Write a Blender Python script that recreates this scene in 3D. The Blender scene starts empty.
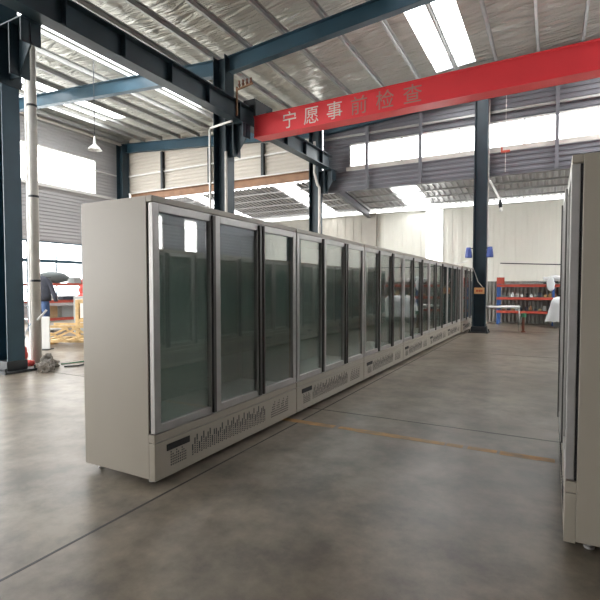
import bpy, bmesh, math, random
from mathutils import Vector, Matrix
R = math.radians
C = bpy.context.scene.collection
S = bpy.context.scene

# ---------------------------------------------------------------- camera
cam_d = bpy.data.cameras.new('camera')
cam = bpy.data.objects.new('camera', cam_d); C.objects.link(cam)
cam_d.sensor_width = 36; cam_d.lens = 466 / 600 * 36
cam_d.shift_y = 0.0082
cam_d.clip_end = 300
cam.location = (0, 0, 1.48)
cam.rotation_euler = (R(90 - 2.2), 0, R(28.4))
S.camera = cam

# ---------------------------------------------------------------- world, lights, exposure
w = bpy.data.worlds.new('sky'); S.world = w; w.use_nodes = True
nt = w.node_tree; nt.nodes.clear()
out = nt.nodes.new('ShaderNodeOutputWorld'); bg = nt.nodes.new('ShaderNodeBackground')
tc = nt.nodes.new('ShaderNodeTexCoord'); sep = nt.nodes.new('ShaderNodeSeparateXYZ')
ramp = nt.nodes.new('ShaderNodeValToRGB')
ramp.color_ramp.elements[0].position = 0.0; ramp.color_ramp.elements[0].color = (1.0, 0.985, 0.95, 1)
ramp.color_ramp.elements[1].position = 1.0; ramp.color_ramp.elements[1].color = (0.95, 0.96, 0.97, 1)
nt.links.new(tc.outputs['Generated'], sep.inputs[0]); nt.links.new(sep.outputs['Z'], ramp.inputs[0])
nt.links.new(ramp.outputs[0], bg.inputs[0]); bg.inputs[1].default_value = 1.6
nt.links.new(bg.outputs[0], out.inputs[0])
try:
    w.cycles.sampling_method = 'AUTOMATIC'
except Exception:
    pass
S.view_settings.view_transform = 'Standard'; S.view_settings.look = 'None'
S.view_settings.gamma = 1; S.view_settings.use_curve_mapping = False
S.view_settings.exposure = 2.9
S.cycles.transparent_max_bounces = 32
S.cycles.diffuse_bounces = 6

# ---------------------------------------------------------------- materials
def mat(name, col, rough=0.6, metal=0.0, var=0.0, vscale=4.0, bump=0.0, bscale=40.0, col2=None, spec=None):
    m = bpy.data.materials.new(name); m.use_nodes = True
    n = m.node_tree.nodes; l = m.node_tree.links
    b = n['Principled BSDF']
    b.inputs['Roughness'].default_value = rough; b.inputs['Metallic'].default_value = metal
    if spec is not None: b.inputs['Specular IOR Level'].default_value = spec
    b.inputs['Base Color'].default_value = (*col, 1)
    co = n.new('ShaderNodeTexCoord')
    if var > 0 or col2:
        nz = n.new('ShaderNodeTexNoise'); nz.inputs['Scale'].default_value = vscale; nz.inputs['Detail'].default_value = 6
        l.new(co.outputs['Object'], nz.inputs['Vector'])
        rp = n.new('ShaderNodeValToRGB'); rp.color_ramp.elements[0].position = .35; rp.color_ramp.elements[1].position = .65
        c2 = col2 or tuple(c * (1 - var) for c in col)
        rp.color_ramp.elements[0].color = (*c2, 1); rp.color_ramp.elements[1].color = (*col, 1)
        l.new(nz.outputs['Fac'], rp.inputs[0]); l.new(rp.outputs[0], b.inputs['Base Color'])
    if bump > 0:
        n2 = n.new('ShaderNodeTexNoise'); n2.inputs['Scale'].default_value = bscale; n2.inputs['Detail'].default_value = 4
        l.new(co.outputs['Object'], n2.inputs['Vector'])
        bp = n.new('ShaderNodeBump'); bp.inputs['Strength'].default_value = bump; bp.inputs['Distance'].default_value = .02
        l.new(n2.outputs['Fac'], bp.inputs['Height']); l.new(bp.outputs[0], b.inputs['Normal'])
    return m

M = {}
M['beige'] = mat('beige_enamel', (.37, .335, .28), .38, var=.04, vscale=1.5)
M['alu'] = mat('brushed_aluminium', (.46, .45, .44), .38, .45, var=.1, vscale=8)
M['gasket'] = mat('black_rubber', (.012, .012, .013), .6)
M['handle'] = mat('dark_anodised', (.085, .082, .078), .4, .3)
M['liner'] = mat('cabinet_liner', (.46, .54, .50), .5)
M['slot'] = mat('vent_dark', (.05, .052, .055), .7)
M['perf'] = mat('vent_pale', (.52, .50, .47), .5)
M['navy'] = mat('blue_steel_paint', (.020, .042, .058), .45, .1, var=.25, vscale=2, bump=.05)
M['navylit'] = mat('blue_steel_paint_lit', (.030, .078, .115), .45, .1, var=.2, vscale=2)  # lit copy of the blue paint, the light put into its colour
M['corr_grey'] = mat('grey_corrugated_sheet', (.17, .175, .20), .5, .1, var=.08, vscale=.7)
M['corr_mid'] = mat('pale_grey_corrugated_sheet', (.42, .42, .43), .5, .1, var=.08, vscale=.7)
M['corr_beige'] = mat('beige_corrugated_sheet', (.50, .465, .41), .55, 0, var=.08, vscale=.7)
M['panel_white'] = mat('white_wall_panel', (.84, .84, .76), .5, var=.04, vscale=.6)
M['panel_grey'] = mat('greyed_wall_panel', (.42, .40, .35), .55, var=.15, vscale=1.2)
M['dado'] = mat('dark_rib_sheet', (.34, .33, .30), .6, var=.3, vscale=1.5)
M['purlin'] = mat('galvanised_purlin', (.42, .43, .42), .45, .4, var=.15, vscale=5)
M['white'] = mat('white_paint', (.75, .75, .73), .45, var=.06, vscale=5)
M['offwhite'] = mat('aged_white_pipe', (.62, .60, .56), .4, var=.12, vscale=6)
M['brown'] = mat('rust_brown_beam', (.30, .16, .085), .6, var=.25, vscale=3)
M['red'] = mat('crane_red', (.86, .055, .07), .42, var=.06, vscale=1.2)
M['redrack'] = mat('rack_orange_red', (.48, .08, .05), .5, var=.1, vscale=6)
M['bluerack'] = mat('rack_blue', (.03, .10, .32), .5)
M['lettering'] = mat('white_lettering', (.78, .70, .66), .6)
M['lettering_worn'] = mat('worn_lettering', (.45, .24, .21), .6)
M['wood'] = mat('raw_timber', (.64, .44, .20), .65, var=.3, vscale=9)
M['dark'] = mat('dark_steel', (.03, .035, .04), .5, .3)
M['rust'] = mat('rusted_insulator', (.16, .06, .035), .6)
M['bluebag'] = mat('blue_plastic', (.04, .07, .26), .45)
M['sign'] = mat('ochre_sign', (.66, .36, .16), .5)
M['signred'] = mat('sign_red', (.5, .09, .03), .5)
M['sheet'] = mat('white_dust_sheet', (.66, .68, .69), .7, bump=.4, bscale=6)
M['tarp'] = mat('grey_tarpaulin', (.13, .15, .15), .7, bump=.5, bscale=10)
M['denim'] = mat('blue_denim', (.04, .08, .18), .85, var=.3, vscale=8)
M['jacket'] = mat('dark_grey_cloth', (.05, .055, .075), .85, var=.3, vscale=8)
M['redcloth'] = mat('red_cloth', (.55, .06, .05), .8, var=.2, vscale=9)
M['greybox'] = mat('grey_carton', (.34, .36, .35), .7, var=.1, vscale=6)
M['card'] = mat('brown_card', (.42, .28, .15), .8, var=.15, vscale=6)
M['rag'] = mat('grey_rag', (.20, .185, .16), .9, var=.4, vscale=14, bump=.6, bscale=16)
M['cable'] = mat('black_cable', (.02, .02, .02), .6)
M['green'] = mat('green_cap', (.06, .22, .12), .6)
M['stripe'] = mat('worn_yellow_line', (.50, .27, .10), .7, col2=(.27, .19, .115), vscale=7)
M['bluecloth'] = mat('blue_white_cloth', (.12, .25, .5), .8, col2=(.6, .62, .65), vscale=12)
M['rubble'] = mat('broken_concrete', (.42, .39, .36), .9, var=.4, vscale=12, bump=.8, bscale=20)
M['outside'] = mat('outside_concrete', (.55, .54, .52), .9, var=.1)

def glass_mat(name, tint, ior, rough=0.0):
    m = bpy.data.materials.new(name); m.use_nodes = True
    n = m.node_tree.nodes; l = m.node_tree.links; n.clear()
    o = n.new('ShaderNodeOutputMaterial'); mx = n.new('ShaderNodeMixShader'); f = n.new('ShaderNodeFresnel')
    t = n.new('ShaderNodeBsdfTransparent'); g = n.new('ShaderNodeBsdfGlossy')
    t.inputs[0].default_value = (*tint, 1); g.inputs['Roughness'].default_value = rough; 
    ge = n.new('ShaderNodeNewGeometry'); mr = n.new('ShaderNodeMapRange')   # same reflectance from both faces of the pane
    mr.inputs[3].default_value = ior; mr.inputs[4].default_value = 1/ior
    l.new(ge.outputs['Backfacing'], mr.inputs[0]); l.new(mr.outputs[0], f.inputs[0])
    l.new(f.outputs[0], mx.inputs[0]); l.new(t.outputs[0], mx.inputs[1]); l.new(g.outputs[0], mx.inputs[2]); l.new(mx.outputs[0], o.inputs[0])
    return m
M['glass'] = glass_mat('door_double_glazing', (.88, .92, .90), 2.5, 0.015)

def diffuse_pane(name, frac):
    m = bpy.data.materials.new(name); m.use_nodes = True
    n = m.node_tree.nodes; l = m.node_tree.links; n.clear()
    o = n.new('ShaderNodeOutputMaterial'); mx = n.new('ShaderNodeMixShader')
    t = n.new('ShaderNodeBsdfTransparent'); g = n.new('ShaderNodeBsdfTranslucent')
    g.inputs[0].default_value = (.92, .93, .95, 1); mx.inputs[0].default_value = frac
    l.new(t.outputs[0], mx.inputs[1]); l.new(g.outputs[0], mx.inputs[2]); l.new(mx.outputs[0], o.inputs[0])
    return m
M['pane'] = diffuse_pane('frosted_daylight_sheet', .15)

def floor_mat():
    m = bpy.data.materials.new('stained_concrete_floor'); m.use_nodes = True
    n = m.node_tree.nodes; l = m.node_tree.links; b = n['Principled BSDF']
    co0 = n.new('ShaderNodeTexCoord'); mp = n.new('ShaderNodeMapping'); mp.inputs['Location'].default_value = (3.3, 7.7, .37)
    l.new(co0.outputs['Object'], mp.inputs[0])
    def noise(sc, det=8, dist=0.0):
        z = n.new('ShaderNodeTexNoise'); z.inputs['Scale'].default_value = sc; z.inputs['Detail'].default_value = det
        z.inputs['Distortion'].default_value = dist
        l.new(mp.outputs[0], z.inputs['Vector']); return z
    a = noise(.5, 10, .2)
    r1 = n.new('ShaderNodeValToRGB'); r1.color_ramp.elements[0].position = .32; r1.color_ramp.elements[1].position = .68
    r1.color_ramp.elements[0].color = (.112, .091, .066, 1); r1.color_ramp.elements[1].color = (.215, .187, .150, 1)
    l.new(a.outputs['Fac'], r1.inputs[0])
    c = noise(2.6, 12, .0); c.inputs['Roughness'].default_value = .68
    r2 = n.new('ShaderNodeValToRGB'); r2.color_ramp.elements[0].position = .36; r2.color_ramp.elements[1].position = .64
    r2.color_ramp.elements[0].color = (.50, .49, .48, 1); r2.color_ramp.elements[1].color = (1.25, 1.24, 1.22, 1)
    l.new(c.outputs['Fac'], r2.inputs[0])
    mu = n.new('ShaderNodeMix'); mu.data_type = 'RGBA'; mu.blend_type = 'MULTIPLY'; mu.inputs[0].default_value = 1.0
    l.new(r1.outputs[0], mu.inputs[6]); l.new(r2.outputs[0], mu.inputs[7])
    l.new(mu.outputs[2], b.inputs['Base Color'])
    rr = n.new('ShaderNodeMapRange'); rr.inputs[3].default_value = .26; rr.inputs[4].default_value = .42
    b.inputs['Specular IOR Level'].default_value = .42
    e = noise(.9, 4); l.new(e.outputs['Fac'], rr.inputs[0]); l.new(rr.outputs[0], b.inputs['Roughness'])
    return m
M['floor'] = floor_mat()

def foil_mat():
    m = bpy.data.materials.new('roof_insulation_foil'); m.use_nodes = True
    n = m.node_tree.nodes; l = m.node_tree.links; b = n['Principled BSDF']
    co = n.new('ShaderNodeTexCoord'); mp = n.new('ShaderNodeMapping'); mp.inputs['Scale'].default_value = (.5, 2.4, 1)
    l.new(co.outputs['Object'], mp.inputs[0])
    z = n.new('ShaderNodeTexNoise'); z.inputs['Scale'].default_value = 1.6; z.inputs['Detail'].default_value = 8; z.inputs['Distortion'].default_value = 1.4
    l.new(mp.outputs[0], z.inputs['Vector'])
    bp = n.new('ShaderNodeBump'); bp.inputs['Strength'].default_value = 1.0; bp.inputs['Distance'].default_value = .30
    l.new(z.outputs['Fac'], bp.inputs['Height']); l.new(bp.outputs[0], b.inputs['Normal'])
    b.inputs['Base Color'].default_value = (.58, .58, .53, 1); b.inputs['Metallic'].default_value = .45; b.inputs['Roughness'].default_value = .30
    return m
M['foil'] = foil_mat()

# ---------------------------------------------------------------- mesh helpers
def box(bm, x0, x1, y0, y1, z0, z1, bev=0.0, mx=None):
    vs = [bm.verts.new(v) for v in ((x0,y0,z0),(x1,y0,z0),(x1,y1,z0),(x0,y1,z0),(x0,y0,z1),(x1,y0,z1),(x1,y1,z1),(x0,y1,z1))]
    fs = [bm.faces.new([vs[i] for i in q]) for q in ((0,3,2,1),(4,5,6,7),(0,1,5,4),(1,2,6,5),(2,3,7,6),(3,0,4,7))]
    if bev > 0:
        es = list({e for f in fs for e in f.edges})
        r = bmesh.ops.bevel(bm, geom=es, offset=bev, segments=2, affect='EDGES', profile=.5)
        vs = list({v for f in r['faces'] for v in f.verts} | {v for v in vs if v.is_valid})
    if mx is not None: bmesh.ops.transform(bm, matrix=mx, verts=[v for v in vs if v.is_valid])

def tube(bm, pts, r, seg=10, caps=True):
    pts = [Vector(p) for p in pts]; rings = []
    for i, p in enumerate(pts):
        a = pts[max(i-1, 0)]; b = pts[min(i+1, len(pts)-1)]
        d = (b - a).normalized(); up = Vector((0,0,1)) if abs(d.z) < .9 else Vector((1,0,0))
        u = d.cross(up).normalized(); v = d.cross(u)
        rr = r[i] if isinstance(r, (list, tuple)) else r
        rings.append([bm.verts.new(p + (u*math.cos(t) + v*math.sin(t))*rr) for t in [2*math.pi*k/seg for k in range(seg)]])
    for a, b in zip(rings, rings[1:]):
        for k in range(seg): bm.faces.new((a[k], a[(k+1)%seg], b[(k+1)%seg], b[k]))
    if caps: bm.faces.new(rings[0][::-1]); bm.faces.new(rings[-1])

def bar(bm, a, b, wd, hd):
    a = Vector(a); b = Vector(b); d = b - a; L = d.length; d.normalize()
    up = Vector((0,0,1)) if abs(d.z) < .95 else Vector((0,1,0))
    s = d.cross(up).normalized(); u = s.cross(d)
    mx = Matrix((( d.x, s.x, u.x, a.x),(d.y, s.y, u.y, a.y),(d.z, s.z, u.z, a.z),(0,0,0,1)))
    box(bm, 0, L, -wd/2, wd/2, -hd/2, hd/2, 0, mx)

def ibeam(bm, a, b, h, wd, tf=.016, tw=.012):
    """I section from a to b (centre line), depth h, flange width wd"""
    a = Vector(a); b = Vector(b); d = b - a; L = d.length; d.normalize()
    up = Vector((0,0,1)) if abs(d.z) < .95 else Vector((0,1,0))
    s = d.cross(up).normalized(); u = s.cross(d)
    mx = Matrix((( d.x, s.x, u.x, a.x),(d.y, s.y, u.y, a.y),(d.z, s.z, u.z, a.z),(0,0,0,1)))
    box(bm, 0, L, -wd/2, wd/2, -h/2, -h/2+tf, 0, mx); box(bm, 0, L, -wd/2, wd/2, h/2-tf, h/2, 0, mx)
    box(bm, 0, L, -tw/2, tw/2, -h/2+tf, h/2-tf, 0, mx)

def corr(bm, o, A, B, la, lb, period, depth, N):
    """trapezoid sheet: profile varies along A (length la), extruded along B (length lb), relief along N"""
    o = Vector(o); A = Vector(A); B = Vector(B); N = Vector(N); pr = []
    t = 0.0
    while t < la - 1e-6:
        for f, d in ((0, 0), (.42, 0), (.5, 1), (.92, 1)):
            s = t + f*period
            if s <= la: pr.append((s, d*depth))
        t += period
    pr.append((la, 0))
    r0 = [bm.verts.new(o + A*s + N*d) for s, d in pr]; r1 = [bm.verts.new(o + A*s + N*d + B*lb) for s, d in pr]
    for i in range(len(pr)-1): bm.faces.new((r0[i], r0[i+1], r1[i+1], r1[i]))

def blob(bm, c, s, n=3, jit=.12, seed=1, flat=None):
    rnd = random.Random(seed)
    r = bmesh.ops.create_icosphere(bm, subdivisions=n, radius=1.0)
    for v in r['verts']:
        k = 1 + rnd.uniform(-jit, jit)
        v.co = Vector((c[0]+v.co.x*s[0]*k, c[1]+v.co.y*s[1]*k, c[2]+v.co.z*s[2]*k))
        if flat is not None and v.co.z < flat: v.co.z = flat

def obj(name, bm, m, parent=None, smooth=False):
    bmesh.ops.recalc_face_normals(bm, faces=bm.faces[:])
    me = bpy.data.meshes.new(name); bm.to_mesh(me); bm.free()
    if smooth:
        for p in me.polygons: p.use_smooth = True
    me.materials.append(m)
    o = bpy.data.objects.new(name, me); C.objects.link(o)
    if parent is not None: o.parent = parent
    return o
def B(): return bmesh.new()
def tag(o, label, cat, group=None):
    o['label'] = label; o['category'] = cat
    if group: o['group'] = group
    return o
def thing(name, label, cat, loc=(0,0,0), rz=0, group=None):
    o = bpy.data.objects.new(name, None); C.objects.link(o); o.location = loc; o.rotation_euler = (0,0,rz)
    return tag(o, label, cat, group)
def struct(name, bm, m, parent=None):
    o = obj(name, bm, m, parent)
    if parent is None: o['kind'] = 'structure'
    return o
def dup(root, loc, rz, label, group=None):
    r = root.copy(); C.objects.link(r); r.location = loc; r.rotation_euler = (0,0,rz); r['label'] = label
    if group: r['group'] = group
    for ch in list(root.children):
        c = ch.copy(); C.objects.link(c); c.parent = r
        for g in list(ch.children):
            d = g.copy(); C.objects.link(d); d.parent = c
    return r

# ---------------------------------------------------------------- hall dimensions
XL, XR = -19.0, 9.0          # left and right walls
YF, YW, YE = -8.0, 16.5, 21.2  # front wall, upper back wall, far annex wall
XC = -8.0                    # column line
def roofz(x): return 7.80 + .075*abs(x - XC)

# ---- floor
bm = B(); box(bm, XL, XR, YF, YE, -.15, 0)
struct('floor', bm, M['floor'])
bm = B(); box(bm, -60, XL-.02, -30, 50, -.3, -.05); box(bm, XR+.02, 40, -30, 50, -.3, -.05); box(bm, XL, XR, -30, YF-.02, -.3, -.05)
struct('ground', bm, M['outside'])
bm = B()   # saw-cut joints
for x in (-2.42, -8.42, 3.58): box(bm, x-.009, x+.009, YF, YE, 0, .0012)
for y in (-.96, 5.04, 11.04, 17.04):
    box(bm, XL, XR, y-.009, y+.009, 0, .0012)
struct('trim_1', bm, M['cable'])
# worn yellow line
rnd = random.Random(5); bm = B()
x = -4.2
while x < 3.2:
    L = rnd.uniform(.12, .5); wv = rnd.uniform(.038, .052)
    y = 4.47
    box(bm, x, x+L, y-wv+rnd.uniform(-.006,.006), y+wv, 0, .0016)
    x += L + (rnd.uniform(.01, .06) if rnd.random() < .5 else 0)
o = struct('trim_2', bm, M['stripe'])

# ---- left wall (plane x = XL)
def wall_x(bm, x, y0, y1, z0, z1, nx, period=.15, depth=.022): corr(bm, (x, y0, z0), (0,0,1), (0,1,0), z1-z0, y1-y0, period, depth, (nx,0,0))
def wall_y(bm, y, x0, x1, z0, z1, period=.25, depth=.04): corr(bm, (x0, y, z0), (0,0,1), (1,0,0), z1-z0, x1-x0, period, depth, (0,-1,0))
def wall_yv(bm, y, x0, x1, z0, z1, period=.42, depth=.012): corr(bm, (x0, y, z0), (1,0,0), (0,0,1), x1-x0, z1-z0, period, depth, (0,-1,0))
bm = B()
wall_x(bm, XL, 9.0, YE, 0, .9, 1); wall_x(bm, XL, 9.0, YW, 3.42, 5.85, 1); wall_x(bm, XL, YW, YE, 4.6, 5.85, 1); wall_x(bm, XL, YF, YW, 7.4, 8.9, 1)
wall_x(bm, XL, 15.4, YW+.4, .9, 3.42, 1); wall_x(bm, XL, 14.9, YW, 5.85, 7.4, 1)
wall_x(bm, XL, YF, -6.0, 0, 5.0, 1)
struct('wall_left', bm, M['corr_mid'])
def pane(name, x0,x1,y0,y1,z0,z1, frame_axis, mull, th=.05):
    """glazed opening: frame with mullions (mesh) and sheet pane as child"""
    f = B()
    if frame_axis == 'y':   # lies in plane x
        x = x0
        for z in (z0, z1): box(f, x-th/2, x+th/2, y0, y1, z-.03, z+.03)
        for k in range(mull+1):
            y = y0 + (y1-y0)*k/mull; box(f, x-th/2, x+th/2, y-.025, y+.025, z0, z1)
        g = B(); box(g, x-.008, x+.008, y0, y1, z0, z1)
    else:
        y = y0
        for z in (z0, z1): box(f, x0, x1, y-th/2, y+th/2, z-.03, z+.03)
        for k in range(mull+1):
            x = x0 + (x1-x0)*k/mull; box(f, x-.025, x+.025, y-th/2, y+th/2, z0, z1)
        g = B(); box(g, x0, x1, y-.008, y+.008, z0, z1)
    return f, g
f, g = pane('w', XL, XL, 9.0, 15.4, .9, 3.4, 'y', 5)
box(f, XL-.03, XL+.03, 9.0, 15.4, 2.52, 2.66)
o = struct('window_1', f, M['navylit']); obj('window_pane', g, M['pane'], o)
f, g = pane('w', XL, XL, -4, 14.9, 5.85, 7.4, 'y', 4)
o = struct('window_2', f, M['white']); obj('window_pane', g, M['pane'], o)
bm = B(); tube(bm, [(XL+.18, YF+.5, 8.48), (XL+.18, YW-.1, 8.48)], .07); struct('trim_3', bm, M['offwhite'])
bm = B(); box(bm, XL+.05, XL+.12, YF, YW, 5.72, 5.82); box(bm, XL+.05, XL+.12, YF, YW, 6.9, 6.95); struct('trim_4', bm, M['white'])

f, g = pane('w', XL, XL, YW+.4, YE-.1, .9, 4.6, 'y', 4)
o = struct('window_15', f, M['white']); obj('window_pane', g, M['pane'], o)  # added opening, out of view, lets daylight into the annex
f, g = pane('w', XR, XR, YW+.4, YE-.1, .0, 2.8, 'y', 4)
o = struct('window_16', f, M['white']); obj('window_pane', g, M['pane'], o)  # added opening hidden by the right fridges, brightens the annex
# ---- right wall with two tall lights, front wall with open door, annex side walls
bm = B()
ys = [(YF, -4, 0), (3.0, 13.55, 0)]
wall_x(bm, XR, YF, YW+.4, 0, 3.0, -1); wall_x(bm, XR, YW+.4, YE, 2.8, 4.4, -1); wall_x(bm, XR, YF, YE, 4.4, 9.3, -1)
wall_x(bm, XR, YF, 13.5, 3.0, 4.4, -1); wall_x(bm, XR, 14.2, 15.5, 3.0, 4.4, -1); wall_x(bm, XR, 16.3, YW+.4, 3.0, 4.4, -1)
struct('wall_right', bm, M['corr_grey'])
for i, (a, b) in enumerate(((13.5, 14.2), (15.5, 16.3))):
    f, g = pane('w', XR, XR, a, b, 3.0, 4.4, 'y', 1)
    o = struct('window_%d' % (3+i), f, M['white']); obj('window_pane', g, M['pane'], o)
bm = B()
wall_y(bm, YF, XL, XR, 4.5, 9.3); wall_y(bm, YF, -14, XR, 0, 4.5)
struct('wall_front', bm, M['corr_mid'])

# ---- upper back wall: beige left of the column line, grey with a long light right of it
bm = B(); wall_y(bm, YW, XL, XC-.1, 6.05, 8.9, .16, .03); struct('wall_back', bm, M['corr_beige'])
bm = B()
wall_y(bm, YW, XC+.1, XR, 5.1, 5.86, .16, .03); wall_y(bm, YW, XC+.1, -6.77, 5.86, 6.8, .16, .03); wall_y(bm, YW, XC+.1, XR, 6.8, 9.3, .16, .03)
struct('wall_back_right', bm, M['corr_grey'])
f, g = pane('w', -6.77, XR, YW, YW, 5.98, 6.8, 'x', 8)
o = struct('window_6', f, M['white']); obj('window_pane', g, M['pane'], o)
bm = B(); box(bm, -6.9, XR, YW-.09, YW-.03, 5.84, 5.97); struct('trim_5', bm, M['offwhite'])
bm = B(); box(bm, XC+.2, XR, YW-.12, YW-.05, 7.08, 7.15); struct('trim_6', bm, M['purlin'])
bm = B(); box(bm, XL, XC, YW-.12, YW-.05, 6.88, 6.94); struct('trim_7', bm, M['white'])

# ---- far annex
bm = B(); wall_yv(bm, YE, -7.35, -5.03, 0, 4.95); wall_yv(bm, YE, -4.28, XR, 0, 4.95); wall_yv(bm, YE, -5.03, -4.28, 0, 2.5)
struct('wall_far', bm, M['panel_white'])
bm = B(); wall_yv(bm, YE, XL, -7.35, 0, 4.95); box(bm, -7.9, -7.3, YE-.25, YE-.04, 0, 4.95); struct('wall_far_left', bm, M['panel_grey'])
f, g = pane('w', -5.03, -4.28, YE, YE, 2.5, 4.95, 'x', 1)
o = struct('window_7', f, M['white']); obj('window_pane', g, M['pane'], o)
bm = B(); wall_yv(bm, YE-.05, -7.2, XR, 0, 1.72, .15, .09); struct('trim_8', bm, M['dado'])
bm = B(); box(bm, XL, XR, YE-.1, YE+.05, 4.90, 4.95); struct('trim_9', bm, M['white'])
# annex roof: ribs run along y, sheets between the daylight strips
def az(y): return 5.66 - (y-YW)*(.56/(YE-YW))
strips = [(-14.9,-14.1), (-10.2,-9.3), (-5.75,-4.75), (1.9,4.4), (4.9,8.6)]  # last two strips added out of view to brighten the annex
bm = B(); xs = XL
sl = Vector((0, YE-YW, az(YE)-az(YW))); Ls = sl.length; sl.normalize()
for a, b in strips + [(XR, XR)]:
    corr(bm, (xs, YW+.02, az(YW)), (1,0,0), sl, a-xs, Ls, .22, .05, (0,0,-1)); xs = b
struct('ceiling_annex', bm, M['corr_mid'])
for i, (a, b) in enumerate(strips):
    bm = B(); v = [bm.verts.new(p) for p in ((a,YW,az(YW)),(b,YW,az(YW)),(b,YE,az(YE)),(a,YE,az(YE)))]; bm.faces.new(v)
    struct('window_%d' % (20+i), bm, M['pane'])

# ---- main roof with foil lining and daylight strips
rs = [(-17.2, -15.8, -7.0, 14.0), (-14.9, -13.2, -7.0, 2.5), (-12.3, -10.9, -7.0, 14.0), (-10.3, -8.6, -7.0, 2.5), (-3.4, -2.2, 10.0, 15.5), (1.5, 7.5, 9, 16.0)]  # short near strips and the wide last one added out of view for light
def roofpatch(bm, x0, x1, y0, y1, off=.22, n=1):
    for k in range(n):
        a = x0+(x1-x0)*k/n; b = x0+(x1-x0)*(k+1)/n
        bm.faces.new([bm.verts.new(p) for p in ((a,y0,roofz(a)+off),(b,y0,roofz(b)+off),(b,y1,roofz(b)+off),(a,y1,roofz(a)+off))])
bm = B(); x = XL
cuts = []
for (a, b, y0, y1) in rs:
    if x < XC < a: roofpatch(bm, x, XC, YF, YW); x = XC
    roofpatch(bm, x, a, YF, YW); roofpatch(bm, a, b, YF, y0); roofpatch(bm, a, b, y1, YW); x = b
roofpatch(bm, x, XR, YF, YW)
struct('ceiling', bm, M['foil'])
for i, (a, b, y0, y1) in enumerate(rs):
    bm = B(); roofpatch(bm, a, b, y0, y1); struct('window_%d' % (30+i), bm, M['pane'])

# ---------------------------------------------------------------- steel frame
def column(x, y, top, rz=0, label='', fl=.40, dp=.42, base=True, corbel=False, paint='navy'):
    t = thing('steel_column', label, 'column', (x, y, 0), rz)
    b = B()
    box(b, -fl/2, -fl/2+.018, -dp/2, dp/2, .04, top); box(b, fl/2-.018, fl/2, -dp/2, dp/2, .04, top); box(b, -fl/2+.018, fl/2-.018, -.008, .008, .04, top)
    obj('shaft', b, M[paint], t)
    if base:
        b = B(); box(b, -.30, .30, -.28, .28, 0, .04); box(b, -fl/2-.03, fl/2+.03, -dp/2-.03, dp/2+.03, .04, .20, .01)
        obj('base_plate', b, M['dark'], t)
        for sx in (-1, 1):
            for sy in (-1, 1):
                b = B(); tube(b, [(sx*.26, sy*.25, .04), (sx*.26, sy*.25, .10)], .018, 6); obj('bolt', b, M['dark'], t)
    if corbel:
        b = B(); z0 = 5.84
        pr = [(fl/2+.001, 5.0), (fl/2+.001, z0), (.78, z0), (.78, z0-.35), (.42, 5.0)]
        for yy in (-.012, .012): pass
        va = [b.verts.new((p[0], -.012, p[1])) for p in pr]; vb = [b.verts.new((p[0], .012, p[1])) for p in pr]
        b.faces.new(va); b.faces.new(vb[::-1])
        for k in range(len(pr)): b.faces.new((va[k], va[(k+1)%5], vb[(k+1)%5], vb[k]))
        box(b, fl/2+.001, .80, -.17, .17, z0-.02, z0); box(b, fl/2, fl/2+.012, -.19, .19, 4.9, z0)
        box(b, .74, .76, -.17, .17, z0-.38, z0-.02); box(b, .42, .44, -.17, .17, 5.0, z0-.02)
        obj('corbel', b, M['navy'], t)
    return t
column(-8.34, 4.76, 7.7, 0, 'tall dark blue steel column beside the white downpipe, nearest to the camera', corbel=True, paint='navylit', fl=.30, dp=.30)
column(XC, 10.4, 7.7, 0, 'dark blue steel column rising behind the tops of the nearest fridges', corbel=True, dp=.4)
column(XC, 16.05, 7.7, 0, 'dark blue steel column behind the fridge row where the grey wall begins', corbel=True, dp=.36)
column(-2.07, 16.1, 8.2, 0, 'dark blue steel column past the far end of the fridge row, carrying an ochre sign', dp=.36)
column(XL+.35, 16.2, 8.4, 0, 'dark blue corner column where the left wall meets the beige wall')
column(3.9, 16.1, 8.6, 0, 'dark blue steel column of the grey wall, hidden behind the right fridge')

def rafter(a, b, label):
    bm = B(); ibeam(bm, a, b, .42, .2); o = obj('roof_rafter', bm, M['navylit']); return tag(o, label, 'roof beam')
for y, s in ((4.62, 'nearest the camera'), (10.4, 'over the second column'), (16.3, 'along the top of the back wall')):
    rafter((XL+.2, y, roofz(XL+.2)-.33), (XC-.22, y, roofz(XC)-.33), 'dark blue roof beam left of the columns, ' + s)
    rafter((XC+.22, y, roofz(XC)-.33), (XR-.1, y, roofz(XR)-.33), 'dark blue roof beam right of the columns, ' + s)

# purlins
bm = B()
box(bm, -.035, .035, YF, YW-.1, 0, .012); box(bm, -.035, -.029, YF, YW-.1, 0, .17); box(bm, -.035, .035, YF, YW-.1, .16, .17); 
p0 = obj('roof_purlin', bm, M['purlin']); x = -18.4; first = True
while x < 8.8:
    o = p0 if first else p0.copy()
    if not first: C.objects.link(o)
    o.location = (x, 0, roofz(x) - .09); first = False
    tag(o, 'long galvanised roof purlin running the length of the hall under the foil', 'purlin', 'roof purlins of the main hall')
    x += 1.12
# annex purlins
for k, y in enumerate((17.1, 17.95, 18.8, 19.65, 20.5)):
    for (xa, xb, s) in ((XL+.1, -7.75, 'left'), (-7.45, XR-.1, 'right')):
        bm = B(); box(bm, xa, xb, y-.03, y+.03, az(y)-.12, az(y)-.06)
        tag(obj('annex_purlin', bm, M['corr_mid'] if s == 'left' else M['purlin']), 'thin roof purlin under the low roof, %s of the sloping rafter' % s, 'purlin', 'low roof purlins ' + s)
bm = B(); ibeam(bm, (-7.6, YW+.2, az(YW)-.24), (-7.6, YE-.3, az(YE)-.24), .3, .16)
tag(obj('annex_rafter', bm, M['corr_grey']), 'grey sloping rafter under the low roof beyond the dark column', 'roof beam')

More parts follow.
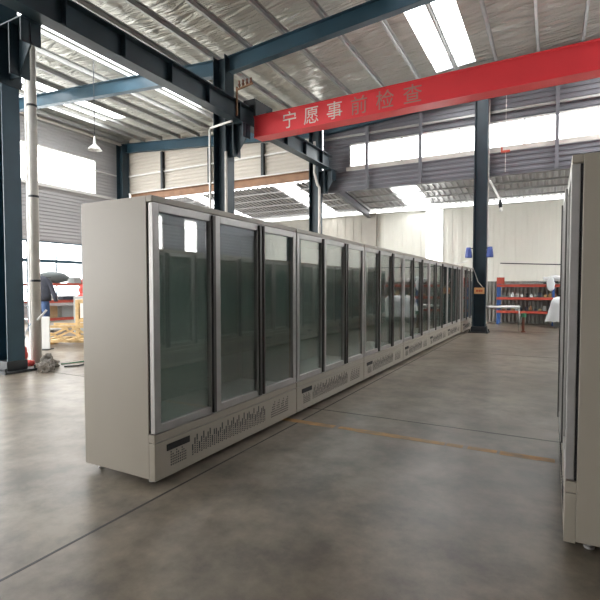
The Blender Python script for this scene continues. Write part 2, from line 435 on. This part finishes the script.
# brown beam under the beige wall
bm = B(); ibeam(bm, (XL+.6, YW-.05, 5.86), (XC-.22, YW-.05, 5.86), .32, .2)
t = tag(obj('brown_beam', bm, M['brown']), 'long rust-brown steel beam under the beige corrugated wall', 'beam')
bm = B(); box(bm, XL+.6, XC-.22, YW-.2, YW+.02, 6.03, 6.07); obj('top_flashing', bm, M['white'], t)
# wall posts
for x in (-16.2, -13.4, -10.6):
    bm = B(); box(bm, x-.06, x+.06, YW-.19, YW-.05, 6.075, roofz(x)-.6)
    tag(obj('wall_post', bm, M['dark']), 'slim dark post standing on the brown beam against the beige wall', 'post', 'dark posts on the brown beam')
for x in (-6.05, -4.1, .05, 2.0, 6.0):
    bm = B(); box(bm, x-.05, x+.05, YW-.21, YW-.13, 5.1, roofz(x)-.6)
    tag(obj('wall_post', bm, M['corr_grey']), 'slim grey post crossing the grey wall and its long bright window', 'post', 'grey posts of the windowed wall')

# runway beam with stiffeners
def runway(x, y0, y1, label):
    bm = B(); ibeam(bm, (x, y0, 6.10), (x, y1, 6.10), .50, .30, .02, .014)
    t = tag(obj('crane_runway', bm, M['navy']), label, 'beam')
    y = y0+.4
    while y < y1:
        bm = B(); box(bm, x-.13, x+.13, y-.008, y+.008, 5.875, 6.325); obj('stiffener', bm, M['navy'], t); y += 1.25
    bm = B(); box(bm, x-.035, x+.035, y0, y1, 6.352, 6.43); obj('rail', bm, M['dark'], t)
    return t
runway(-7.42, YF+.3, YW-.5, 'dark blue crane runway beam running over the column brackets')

# crane girder
t = thing('crane_girder', 'long red overhead crane girder with white Chinese characters', 'crane', (0, 10.52, 0), R(-1.8))
bm = B(); box(bm, -7.23, 8.2, -.01, .34, 5.56, 6.10); box(bm, -7.235, 8.2, -.035, .37, 6.09, 6.12); box(bm, -7.235, 8.2, -.035, .37, 5.545, 5.57)
obj('girder_box', bm, M['red'], t)
bm = B(); box(bm, -7.58, -7.2, -.02, .85, 6.435, 6.6); box(bm, -7.23, -7.17, -.02, .5, 6.1, 6.5); obj('end_carriage', bm, M['dark'], t)
chars = '宁愿事前检查'
for k, ch in enumerate(chars):
    cu = bpy.data.curves.new('txt', 'FONT'); cu.body = ch; cu.size = .46; cu.extrude = .004; cu.align_x = 'CENTER'
    to = bpy.data.objects.new('txt', cu); C.objects.link(to)
    bpy.context.view_layer.update()
    me = bpy.data.meshes.new_from_object(to.evaluated_get(bpy.context.evaluated_depsgraph_get()))
    bpy.data.objects.remove(to)
    me.materials.clear(); me.materials.append(M['lettering'] if k < 3 else M['lettering_worn'])
    o = bpy.data.objects.new('lettering', me); C.objects.link(o); o.parent = t
    o.rotation_euler = (R(90), 0, 0); o.location = (-6.10 + k*.65, -.016, 5.66)
    o['label'] = ('white character' if k < 3 else 'worn greyish character')

# insulator bracket with conduit at the column head
t = thing('current_collector', 'small rusty row of insulators on a bent bracket above the runway beam', 'bracket', (-7.23, 9.95, 0))
bm = B(); bar(bm, (0,0,5.9), (0,0,6.62), .04, .04); bar(bm, (0,0,6.55), (.5,.0,6.62), .04, .04); obj('bracket_arm', bm, M['brown'], t)
for k in range(4):
    bm = B(); tube(bm, [(.08+.12*k,0,6.60),(.08+.12*k,0,6.66),(.08+.12*k,0,6.70),(.08+.12*k,0,6.76)], [.02,.04,.02,.03], 8); obj('insulator', bm, M['rust'], t)
bm = B(); tube(bm, [(-8.26, 10.12, 1.0), (-8.26, 10.12, 5.74), (-8.22, 10.1, 5.78), (-7.42, 9.98, 5.80)], .03, 8)
tag(obj('conduit', bm, M['white']), 'white conduit climbing the column behind the nearest fridges and bending right at its bracket', 'pipe')
bm = B(); tube(bm, [(-7.72, 15.8, 1.0), (-7.72, 15.8, 5.2), (-7.78, 15.75, 5.3), (-7.9, 15.75, 5.75), (-7.9, 15.75, 6.9)], .05, 8)
tag(obj('conduit', bm, M['offwhite']), 'pale conduit with a kink on the column where the grey wall begins', 'pipe')
bm = B(); tube(bm, [(-7.74, 10.15, 1.0), (-7.74, 10.15, 5.1)], .035, 8)
tag(obj('conduit', bm, M['offwhite']), 'straight pale pipe on the right side of the column behind the nearest fridges', 'pipe')
bm = B(); tube(bm, [(-8.62, 16.2, 4.4), (-8.62, 16.2, 7.5)], .03, 8)

# white downpipe by the near column
bm.free()
t = thing('downpipe', 'thick white vertical downpipe right of the nearest blue column', 'pipe', (-8.72, 5.46, 0))
bm = B(); tube(bm, [(0,0,.02), (0,0,7.55)], .085, 16); obj('pipe_shaft', bm, M['offwhite'], t, True)
for z in (1.6, 3.2, 4.9):
    bm = B(); tube(bm, [(0,0,z-.02), (0,0,z+.02)], .092, 16); obj('clamp', bm, M['dark'], t)
bm = B(); tube(bm, [(-.2,.02,.02), (-.2,.02,6.6)], .035, 10); tag(obj('conduit', bm, M['white']), 'thin white conduit between the nearest blue column and the thick downpipe', 'pipe').location = (-8.72, 5.46, 0)

# pendant lamp
t = thing('pendant_lamp', 'small white cone pendant lamp hanging on a long thin wire', 'lamp', (-12.25, 9.6, 5.62))
bm = B(); tube(bm, [(0,0,0), (0,0,.02), (0,0,.18), (0,0,.24), (0,0,.34), (0,0,.42)], [.20,.195,.045,.04,.03,.02], 20, False); obj('lamp_shade', bm, M['white'], t, True)
bm = B(); tube(bm, [(0,0,.42), (0,0,2.73)], .012, 6); obj('wire', bm, M['dark'], t)
bm = B(); bmesh.ops.create_uvsphere(bm, u_segments=12, v_segments=8, radius=.06, matrix=Matrix.Translation((0,0,.05))); obj('bulb', bm, M['white'], t, True)

# ---------------------------------------------------------------- glass door fridges
def make_fridge(label, H=2.14, L=2.14, group=None, ajar=None, flip=False):
    t = thing('display_fridge', label, 'fridge', group=group)
    D0, D1 = .058, .77      # carcass front and back (doors occupy 0 .. D0)
    zb = .06
    b = B()
    box(b, 0, .045, D0, D1, zb, H, .004); box(b, L-.045, L, D0, D1, zb, H, .004)
    box(b, .045, L-.045, D0, D1, H-.06, H); box(b, .045, L-.045, D1-.045, D1, zb, H-.06); box(b, .045, L-.045, D0, D1-.045, zb, .385)
    obj('cabinet_body', b, M['beige'], t)
    b = B()
    box(b, .046, .052, D0+.01, D1-.05, .386, H-.062); box(b, L-.052, L-.046, D0+.01, D1-.05, .386, H-.062); box(b, .052, L-.052, D1-.052, D1-.046, .386, H-.062)
    box(b, .052, L-.052, D0+.03, D1-.052, .386, .392); box(b, .052, L-.052, D0+.03, D1-.052, H-.068, H-.062)
    obj('liner', b, M['liner'], t)
    b = B(); box(b, 0, L, .002, D0, H-.045, H, .004); obj('top_fascia', b, M['beige'], t)
    b = B(); box(b, 0, L, .0, D0, .335, .395, .003); obj('sill', b, M['beige'], t)
    k = obj('kick_plate', (lambda q: (box(q, 0, L, .0, D0, zb-.01, .329, .003), q)[1])(B()), M['beige'], t)
    rnd = random.Random(3)
    b = B()
    n = 40; x0, x1 = .40, 1.50
    for i in range(n):
        xa = x0 + (x1-x0)*i/n
        top = .20 + .045*((i*7) % 3)/2 + .028*(i/n) + rnd.choice((0, .012, .024)) 
        z = .125 + (.009 if i % 2 else 0)
        while z < top - .055:
            box(b, xa, xa+.014, -.0015, .004, z, z+.010); z += .018
        box(b, xa, xa+.013, -.0015, .004, z, top + .012)
    obj('vent_grille', b, M['slot'], k)
    b = B()
    for i in range(16):
        xa = 1.60 + .36*i/16; top = .20 + .03*((i*5) % 4)
        z = .13
        while z < top: box(b, xa, xa+.012, -.0015, .004, z, z+.012); z += .024
    obj('end_vents', b, M['slot'], k); b = B()
    for i in range(9):
        xa = .16 + .18*i/9; z = .12
        while z < .22 - .012*(i % 3): box(b, xa, xa+.010, -.0015, .004, z, z+.012); z += .02
    obj('display_vents', b, M['slot'], k)
    b = B(); box(b, .12, .37, -.006, .004, .245, .295, .002); d = obj('display', b, M['gasket'], k)
    b = B(); box(b, .048, L-.048, D0-.012, D0-.001, .39, H-.05);
    b.free()
    n = 3; dw = L/n
    for i in range(n):
        xa, xb = i*dw+.006, (i+1)*dw-.006; z0, z1 = .402, H-.05; sw = .062
        b = B()
        off = -.016 if ajar == i else 0.0
        box(b, xa, xa+sw, off, D0-.014+off, z0, z1, .004); box(b, xb-sw, xb, off, D0-.014+off, z0, z1, .004)
        box(b, xa+sw, xb-sw, off, D0-.014+off, z1-sw, z1, .003); box(b, xa+sw, xb-sw, off, D0-.014+off, z0, z0+sw, .003)
        dr = obj('door', b, M['alu'], t)
        b = B(); box(b, xa+sw-.008, xb-sw+.008, .014+off, .026+off, z0+sw-.008, z1-sw+.008); obj('glass_pane', b, M['glass'], dr)
        left = flip or i == 2
        hx = xa+(.022 if flip else .004) if left else xb-.052
        b = B(); box(b, hx, hx+(.022 if left else .036), (-.010 if flip else -.024)+off, .0+off, z0+.01, z1-.01, .003); obj('handle', b, M['handle'], dr)
        b = B()
        for (p, q, r_, s) in ((xa+.004, xa+.02, z0, z1), (xb-.02, xb-.004, z0, z1), (xa, xb, z0+.004, z0+.02), (xa, xb, z1-.02, z1-.004)):
            box(b, p, q, D0-.014+off, D0-.001, r_, s)
        obj('gasket', b, M['gasket'], dr)
    for fx in (.1, L-.1):
        for fy in (.13, D1-.07):
            b = B(); tube(b, [(fx, fy, 0), (fx, fy, .012), (fx, fy, .014), (fx, fy, zb)], [.028, .028, .012, .012], 10); obj('foot', b, M['alu'], t)
    return t
lab = ['nearest fridge of the left row, its blank beige side panel in full view',
       'second fridge from the camera in the left row of beige glass-door fridges',
       'third fridge from the camera in the left row of beige glass-door fridges',
       'fourth fridge from the camera in the left row, midway along it',
       'fifth fridge from the camera in the left row, third from its far end',
       'sixth fridge from the camera in the left row, next to last',
       'last and farthest fridge of the left row, beside the column with the ochre sign']
f0 = make_fridge(lab[0], group='left row of glass door fridges')
G = 'left row of glass door fridges'
for i in range(7):
    loc = (-2.53 + (.06 if i == 6 else 0), 2.45 + i*2.155, 0)
    rz = R(90) if i < 6 else R(90)
    if i == 0: f0.location = loc; f0.rotation_euler = (0,0,rz)
    else: dup(f0, loc, rz, lab[i], G)
fr = make_fridge('tall beige glass-door fridge cut off by the right edge, its side facing the camera', H=2.20, ajar=1, flip=True)
fr.location = (.082, 2.966+2.14, 0); fr.rotation_euler = (0,0,R(-90))
for i in range(6):
    dup(f0, (.85, 5.35 + 2.155*(i+1), 0), R(-90), 'beige fridge of the right row, seen only mirrored in the left row glass doors', 'right row of glass door fridges')

# ---------------------------------------------------------------- items on and around the far column
for x, s in ((-2.39, 'left'), (-1.75, 'right')):
    t = thing('blue_funnel', 'blue plastic funnel-shaped cover on the %s side of the signed column' % s, 'cover', (x, 15.84, 2.42))
    b = B(); tube(b, [(0,0,0), (0,0,.04), (0,0,.24), (0,0,.33)], [.105,.11,.085,.07], 14); obj('cone', b, M['bluebag'], t, True)
    b = B(); bar(b, (0,0,.3), ((.12 if s == 'left' else -.12), .1, .3), .03, .03); obj('bracket', b, M['dark'], t)
t = thing('ochre_sign', 'small ochre notice box fixed to the far blue column', 'sign', (-2.05, 15.87, 1.36))
b = B(); box(b, -.155, .155, -.05, 0, -.10, .10, .006); obj('sign_board', b, M['sign'], t)
b = B(); box(b, -.09, -.03, -.054, -.049, -.035, .03); box(b, -.015, .045, -.054, -.049, -.035, .03); box(b, .06, .10, -.054, -.049, -.035, .03); obj('red_marks', b, M['signred'], t)
b = B(); tube(b, [(-2.26,15.905,2.1), (-2.2,15.905,1.95), (-2.1,15.905,1.65), (-1.95,15.905,1.47)], .012, 6)
tag(obj('cable', b, M['offwhite']), 'pale cable drooping across the far column above the ochre sign', 'cable')
b = B(); tube(b, [(-1.845,16.03,.3), (-1.845,16.03,7.4)], .022, 8)
tag(obj('conduit', b, M['offwhite']), 'thin pale conduit up the right edge of the far column', 'pipe')
b = B(); tube(b, [(-3.0,15.0,2.155), (-2.9,15.2,2.155), (-2.4,15.72,2.30)], .016, 6); 
tag(obj('cable', b, M['offwhite']), 'thin pale cable rising from the last fridge to the far column', 'cable')
t = thing('arm_lamp', 'small lamp on a slanting white arm at the top right of the far column', 'lamp', (-1.8, 15.95, 4.85))
b = B(); bar(b, (0,0,0), (.30,.12,-.62), .07, .05); obj('arm', b, M['white'], t)
b = B(); tube(b, [(.30,.12,-.60), (.31,.12,-.70), (.32,.12,-.86)], [.03,.06,.05], 10); obj('lamp_head', b, M['dark'], t, True)
b = B(); tube(b, [(.33,.12,-.86), (.335,.12,-.98)], .05, 10); obj('bulb', b, M['white'], t, True)
t = thing('crane_hook', 'small red hook block hanging on a thin line before the grey wall', 'hook', (-1.35, 15.9, 5.65))
b = B(); box(b, -.13, .13, -.05, .05, 0, .06); box(b, -.13, -.08, -.05, .05, .06, .16); obj('hook_block', b, M['redrack'], t)
b = B(); tube(b, [(0,0,.03), (0,0,2.86)], .008, 5); tube(b, [(0,0,.0), (0,0,-.6)], .008, 5); obj('line', b, M['offwhite'], t)
t = thing('handrail', 'white horizontal rail reaching right from the far column', 'rail', (0,0,0))
b = B(); tube(b, [(-1.80,15.95,.84), (-.95,17.1,.82)], .045, 10); obj('top_rail', b, M['white'], t, True)
b = B(); tube(b, [(-.95,17.1,0), (-.95,17.1,.80)], .018, 8); obj('rail_post', b, M['purlin'], t, True)
t = thing('bollard_post', 'short rusty post with a green cap on the open floor', 'post', (-.81, 16.9, 0))
b = B(); tube(b, [(0,0,0),(0,0,.03),(0,0,.04),(0,0,.5)], [.07,.07,.04,.04], 10); obj('post_shaft', b, M['rust'], t)
b = B(); tube(b, [(0,0,.5),(0,0,.62)], [.08,.08], 10); obj('cap', b, M['green'], t)
b = B(); tube(b, [(-1.9,20.9,2.46), (.2,20.9,2.36), (3,20.9,2.38), (8,20.9,2.4)], .02, 8)
tag(obj('wall_pipe', b, M['dark']), 'thin dark pipe running along the white far wall above the racks', 'pipe')

# ---------------------------------------------------------------- storage racks
def rack(label, loc, rz, L, levels, depth=.75, h=1.55, bays=2, m_up='bluerack'):
    t = thing('storage_rack', label, 'rack', loc, rz)
    for k in range(bays+1):
        x = L*k/bays
        for y in (0, depth):
            b = B(); box(b, x-.04, x+.04, y-.03, y+.03, 0, h); box(b, x-.07, x+.07, y-.06, y+.06, 0, .012); obj('upright', b, M[m_up], t)
        b = B()
        for z in (.3, .8, 1.3):
            if z+.2 < h: bar(b, (x, .03, z), (x, depth-.03, z+.25), .02, .03)
        obj('brace', b, M[m_up], t)
    for z in levels:
        for y in (-.035, depth+.035):
            b = B(); box(b, -.04, L+.04, y-.02, y+.02, z-.10, z); obj('beam', b, M['redrack'], t)
        b = B(); box(b, 0, L, 0, depth, z-.03, z-.005); obj('shelf', b, M['purlin'], t)
    return t
rack('blue and red storage rack against the far wall, seen right of the blue column', (-1.9, 20.15, 0), 0, 3.9, (.55, 1.08, 1.58), h=1.72)
rack('red-beamed storage rack against the far wall, seen through and mirrored in fridge glass', (2.3, 20.15, 0), 0, 5.6, (.55, 1.08, 1.58), h=1.72, bays=3)
rack('long red-beamed rack before the left window, holding a dark tarpaulin', (-15.4, 9.4, 0), R(90), 5.0, (.40, 1.02, 1.62), h=1.60, bays=2, m_up='navy')

def boxitem(name, label, cat, loc, size, m, group=None, rz=0):
    b = B(); sx, sy, sz = size; box(b, -sx/2, sx/2, -sy/2, sy/2, 0, sz, min(size)*.06)
    o = obj(name, b, m); o.location = loc; o.rotation_euler = (0,0,rz); return tag(o, label, cat, group)
def bottle(name, label, cat, loc, r, h, m, group=None):
    b = B(); tube(b, [(0,0,0),(0,0,h*.6),(0,0,h*.78),(0,0,h)], [r, r, r*.45, r*.4], 10)
    o = obj(name, b, m, None, True); o.location = loc; return tag(o, label, cat, group)
rnd = random.Random(11)
lv = {.56: 'lowest', 1.09: 'middle'}
colors = ['white', 'card', 'greybox', 'jacket', 'dark', 'sheet', 'wood', 'dark', 'brown']
for z0, nm in ((.55, 'lowest'), (1.08, 'middle')):
    for base, L, rk, nn in ((-1.9, 3.9, 'far rack by the signed column', 22), (2.3, 5.6, 'second far rack', 14)):
        for i in range(nn):
            x = base + .12 + (L-.3)*i/nn + rnd.uniform(0, .06)
            mm = M[rnd.choice(colors)]
            if rnd.random() < .55:
                boxitem('carton', 'small carton on the %s shelf of the %s' % (nm, rk), 'box', (x+.05, 20.15+.16+rnd.uniform(0,.25), z0-.004), (rnd.uniform(.08,.14), rnd.uniform(.12,.25), rnd.uniform(.06,.28)), mm, 'cartons on the %s shelf, %s' % (nm, rk))
            else:
                bottle('can', 'small can on the %s shelf of the %s' % (nm, rk), 'can', (x+.05, 20.15+.16, z0-.004), rnd.uniform(.04,.065), rnd.uniform(.1,.26), mm, 'cans on the %s shelf, %s' % (nm, rk))
for i in range(9):
    y = 20.2+.07*i
    b = B(); tube(b, [(-1.6+.1*i, y, 1.60+.01), (-.3+.1*i, y, 1.60+.03*(i%3)+.02)], .018+.004*(i%3), 6)
    tag(obj('metal_bar', b, M['dark'] if i % 2 else M['purlin']), 'long thin metal bar lying on the top shelf of the far rack', 'bar', 'bars on the top rack shelf')
b = B(); blob(b, (.15, 20.45, 1.79), (.45, .30, .13), 3, .16, 4, 1.725); blob(b, (-.05, 20.02, 1.58), (.14, .035, .26), 3, .12, 6)
tag(obj('white_cloth', b, M['sheet'], None, True), 'crumpled white cloth hanging over the top shelf of the far rack', 'cloth')
boxitem('red_sign', 'small red square sign on the top left corner of the far rack', 'sign', (-1.80, 20.05, 1.60), (.28, .03, .26), M['redrack'])
# white sheet over a machine
t = thing('covered_machine', 'machine on a low stand under a white dust sheet in front of the far rack', 'machine', (.55, 19.35, 0))
b = B(); box(b, -.5, .5, -.35, .35, .06, .30, .01); box(b, -.46, -.36, -.3, -.2, 0, .07); box(b, .36, .46, -.3, -.2, 0, .07); box(b, -.46, -.36, .2, .3, 0, .07); box(b, .36, .46, .2, .3, 0, .07); obj('stand', b, M['greybox'], t)
b = B(); nx, ny = 28, 20; grid = []
for i in range(nx+1):
    row = []
    for j in range(ny+1):
        u = -1 + 2*i/nx; v = -1 + 2*j/ny; e = max(abs(u), abs(v))
        z = 1.12 - .05*u*u - .1*abs(v) if e < .62 else 1.02 - (e-.62)/.38*.78
        s = 1 if e < .62 else 1 + .12*(e-.62)/.38*math.sin(9*math.atan2(v, u))
        k = min(e, .62)/.62 if e > 0 else 0
        r = (.56 if e < .62 else .56+.35*(e-.62)) 
        row.append(b.verts.new((u/max(e,.001)*k*r*.98*s if e else 0, v/max(e,.001)*k*r*.72*s if e else 0, z + .02*math.sin(13*u+4*v))))
    grid.append(row)
for i in range(nx):
    for j in range(ny): b.faces.new((grid[i][j], grid[i+1][j], grid[i+1][j+1], grid[i][j+1]))
obj('dust_sheet', b, M['sheet'], t, True)

# ---- left rack contents and clothes
b = B(); blob(b, (-15.78, 10.5, 1.81), (.3, .62, .22), 3, .10, 3, 1.625)
tag(obj('tarpaulin', b, M['tarp'], None, True), 'dark grey tarpaulin bundle on the top shelf of the left rack', 'tarpaulin')
items = [('carton','grey carton next to the tarpaulin on the left rack top shelf',(-15.75,11.35,1.616),(.4,.3,.22),'greybox'),
 ('red_box','small red box on the left rack top shelf',(-15.75,11.75,1.616),(.3,.25,.16),'redcloth'),
 ('red_box','red crate at the right of the left rack top shelf',(-15.75,12.25,1.616),(.4,.35,.22),'redcloth'),
 ('dark_case','flat dark case at the end of the left rack top shelf',(-15.75,13.6,1.616),(.4,.9,.12),'jacket'),
 ('carton','pale carton on the middle shelf of the left rack',(-15.75,10.3,1.016),(.4,.5,.16),'white'),
 ('dark_case','dark tool case on the middle shelf of the left rack',(-15.75,11.0,1.016),(.4,.5,.14),'jacket'),
 ('carton','long pale carton, centre of the left rack middle shelf',(-15.75,11.75,1.016),(.4,.6,.16),'white'),
 ('dark_case','second dark case, right of centre on the left rack middle shelf',(-15.75,12.5,1.016),(.4,.6,.12),'jacket'),
 ('carton','brown carton low on the left rack',(-15.75,10.2,.396),(.5,.6,.42),'card'),
 ('grey_crate','grey crate low on the left rack beside the brown carton',(-15.75,11.0,.396),(.5,.7,.40),'greybox'),
 ('dark_case','large dark case low on the left rack',(-15.75,12.42,.396),(.5,.8,.45),'jacket'),
 ('carton','brown carton low on the left rack, right of the large dark case',(-15.75,13.4,.396),(.5,.7,.36),'card')]
for n_, l_, p_, s_, m_ in items: boxitem(n_, l_, n_.replace('_', ' '), p_, s_, M[m_])
def lump(name, prof, m, parent=None, seg=20, wob=.07, k=5):
    """closed garment-like form: prof = (z, rx, ry, cx)"""
    b = B(); rings = []
    for i, (z, rx, ry, cx) in enumerate(prof):
        rings.append([b.verts.new((cx + rx*math.cos(a)*(1+wob*math.sin(k*a+i)), ry*math.sin(a)*(1+wob*math.cos(k*a+i*.6)), z)) for a in [2*math.pi*q/seg for q in range(seg)]])
    for a_, b_ in zip(rings, rings[1:]):
        for q in range(seg): b.faces.new((a_[q], a_[(q+1)%seg], b_[(q+1)%seg], b_[q]))
    b.faces.new(rings[0][::-1]); b.faces.new(rings[-1])
    return obj(name, b, m, parent, True)
t = thing('hanging_workwear', 'dark jacket and blue jeans hanging on a stand beside the left rack', 'clothes', (-14.75, 9.45, 0), R(28))
lump('jacket', [(1.02,.27,.15,0),(1.2,.29,.16,0),(1.5,.28,.15,0),(1.72,.26,.13,0),(1.82,.12,.08,0),(1.85,.05,.04,0)], M['jacket'], t)
lump('jacket_sleeve', [(1.0,.05,.06,.46),(1.15,.07,.07,.42),(1.4,.08,.08,.34),(1.66,.09,.08,.22),(1.74,.05,.05,.16)], M['jacket'], t)
lump('jeans_leg', [(.25,.09,.1,-.12),(.6,.11,.11,-.12),(1.0,.14,.13,-.09),(1.05,.1,.1,-.08)], M['denim'], t)
lump('jeans_leg', [(.25,.09,.1,.12),(.6,.11,.11,.12),(1.0,.14,.13,.09),(1.05,.1,.1,.08)], M['denim'], t)
b = B(); tube(b, [(0,.0,0),(0,.0,1.92)], .02, 8); box(b, -.25,.25,-.2,.2,0,.03); tube(b, [(-.3,0,1.80),(.3,0,1.80)], .015, 6); obj('stand', b, M['dark'], t)
# grey machine box with red cloth
t = thing('grey_cabinet', 'pale grey box cabinet behind the upright timber crate, red cloth on top', 'cabinet', (-13.35, 10.2, 0), R(28))
b = B(); box(b, -.42,.42,-.3,.3,0,1.18,.02); obj('housing', b, M['greybox'], t)
b = B(); box(b, -.36,.36,-.31,-.30,.2,1.1,.004); obj('front_panel', b, M['offwhite'], t)
b = B(); blob(b, (0,0,0), (.34,.26,.12), 3, .12, 8, -.005); blob(b, (-.16,0,.2), (.15,.15,.18), 3, .1, 9)
o = tag(obj('red_cloth', b, M['redcloth'], None, True), 'heaped red cloth lying on the pale grey cabinet', 'cloth'); o.location = (-13.45, 10.2, 1.186); o.rotation_euler = (0,0,R(28))

# ---- timber crates
t = thing('timber_crate', 'long low raw timber crate with diagonal slats on the floor', 'crate', (-11.2, 6.98, 0), R(28.4))
Lc, Dc, Hc = 2.6, .9, .50
for x in (.05, Lc/2, Lc-.05):
    b = B(); box(b, x-.05, x+.05, 0, Dc, .0, .10); obj('skid', b, M['wood'], t)
for y in (.02, Dc-.02):
    for z in (.14, Hc):
        b = B(); box(b, 0, Lc, y-.02, y+.02, z-.03, z+.03); obj('slat', b, M['wood'], t)
    for k in range(3):
        x = Lc*k/3
        b = B(); bar(b, (x+.05, y-.03, .14), (x+Lc/3-.05, y-.03, .48), .02, .05); bar(b, (x+.05, y-.03, .48), (x+Lc/3-.05, y-.03, .14), .02, .05); obj('cross_brace', b, M['wood'], t)
for k in range(9):
    x = .1 + (Lc-.2)*k/8
    b = B(); box(b, x-.05, x+.05, .045, Dc-.045, .14, .165); obj('deck_board', b, M['wood'], t)
t2 = thing('timber_crate', 'upright raw timber crate frame behind the long low crate', 'crate', (-11.6, 8.45, 0), R(28))
for x in (0, .9):
    for y in (0, .6):
        b = B(); box(b, x-.045, x+.045, y-.045, y+.045, 0, 1.12); obj('post', b, M['wood'], t2)
for z in (.06, .55, 1.08):
    b = B(); box(b, .046, .854, -.04, -.01, z-.05, z+.05); box(b, .046, .854, .61, .64, z-.05, z+.05); box(b, -.04,-.01,.046,.554,z-.05,z+.05); box(b, .91,.94,.046,.554,z-.05,z+.05); obj('rail', b, M['wood'], t2)

# ---- board, tube, rags, cables by the downpipe
t = thing('white_board', 'pale upright board standing behind the white downpipe', 'board', (-10.55, 6.78, 0), R(30))
b = B(); box(b, -.18, .14, -.02, .02, .02, .78, .006); obj('board_panel', b, M['white'], t)
b = B(); box(b, -.20, .16, -.14, .14, 0, .02); obj('board_foot', b, M['dark'], t)
b = B(); tube(b, [(-8.615,5.42,.85), (-8.49,5.52,1.04)], .02, 10)
t = tag(obj('fluorescent_tube', b, M['white'], None, True), 'short white tube fixed slanting across the thick downpipe', 'tube')
b = B(); blob(b, (-8.12, 5.32, .06), (.17, .14, .10), 3, .25, 2, 0); blob(b, (-8.28, 5.38, .09), (.10, .10, .14), 3, .25, 5, 0)
tag(obj('rag_heap', b, M['rag'], None, True), 'dirty grey rag heap at the foot of the downpipe', 'rag')
b = B(); blob(b, (-8.74, 5.22, .17), (.05, .06, .20), 3, .2, 3, 0); blob(b, (-8.62, 5.24, .05), (.13, .08, .06), 3, .2, 6, 0)
tag(obj('red_rag', b, M['redcloth'], None, True), 'red cloth bunched at the foot of the thick downpipe', 'rag')
b = B(); blob(b, (-8.84, 5.26, .52), (.05, .04, .12), 3, .2, 7); tube(b, [(-8.84,5.27,.55),(-8.80,5.40,.78)], .008, 5)
tag(obj('blue_rag', b, M['bluecloth'], None, True), 'blue and white cloth hanging between the near column and the downpipe', 'rag')
b = B(); blob(b, (-7.74, 4.95, .05), (.07, .10, .12), 3, .3, 9, 0); blob(b, (-7.80, 5.12, .04), (.06, .07, .16), 3, .3, 12, 0)
tag(obj('rubble', b, M['rubble']), 'broken concrete lump around the base of the nearest blue column', 'rubble')
b = B(); tube(b, [(-7.88,5.44,.015),(-7.85,5.5,.015),(-7.75,5.65,.015),(-7.85,5.9,.015),(-7.6,6.3,.015),(-7.2,6.8,.015)], .014, 6)
tag(obj('cable', b, M['cable']), 'dark cable snaking over the floor from the rag heap', 'cable')
b = B(); tube(b, [(-8.2,5.6,.015),(-8.1,6.0,.015),(-7.8,6.5,.015),(-7.2,7.3,.015)], .012, 6)
tag(obj('cable', b, M['green']), 'thin green hose on the floor beyond the rag heap', 'cable')
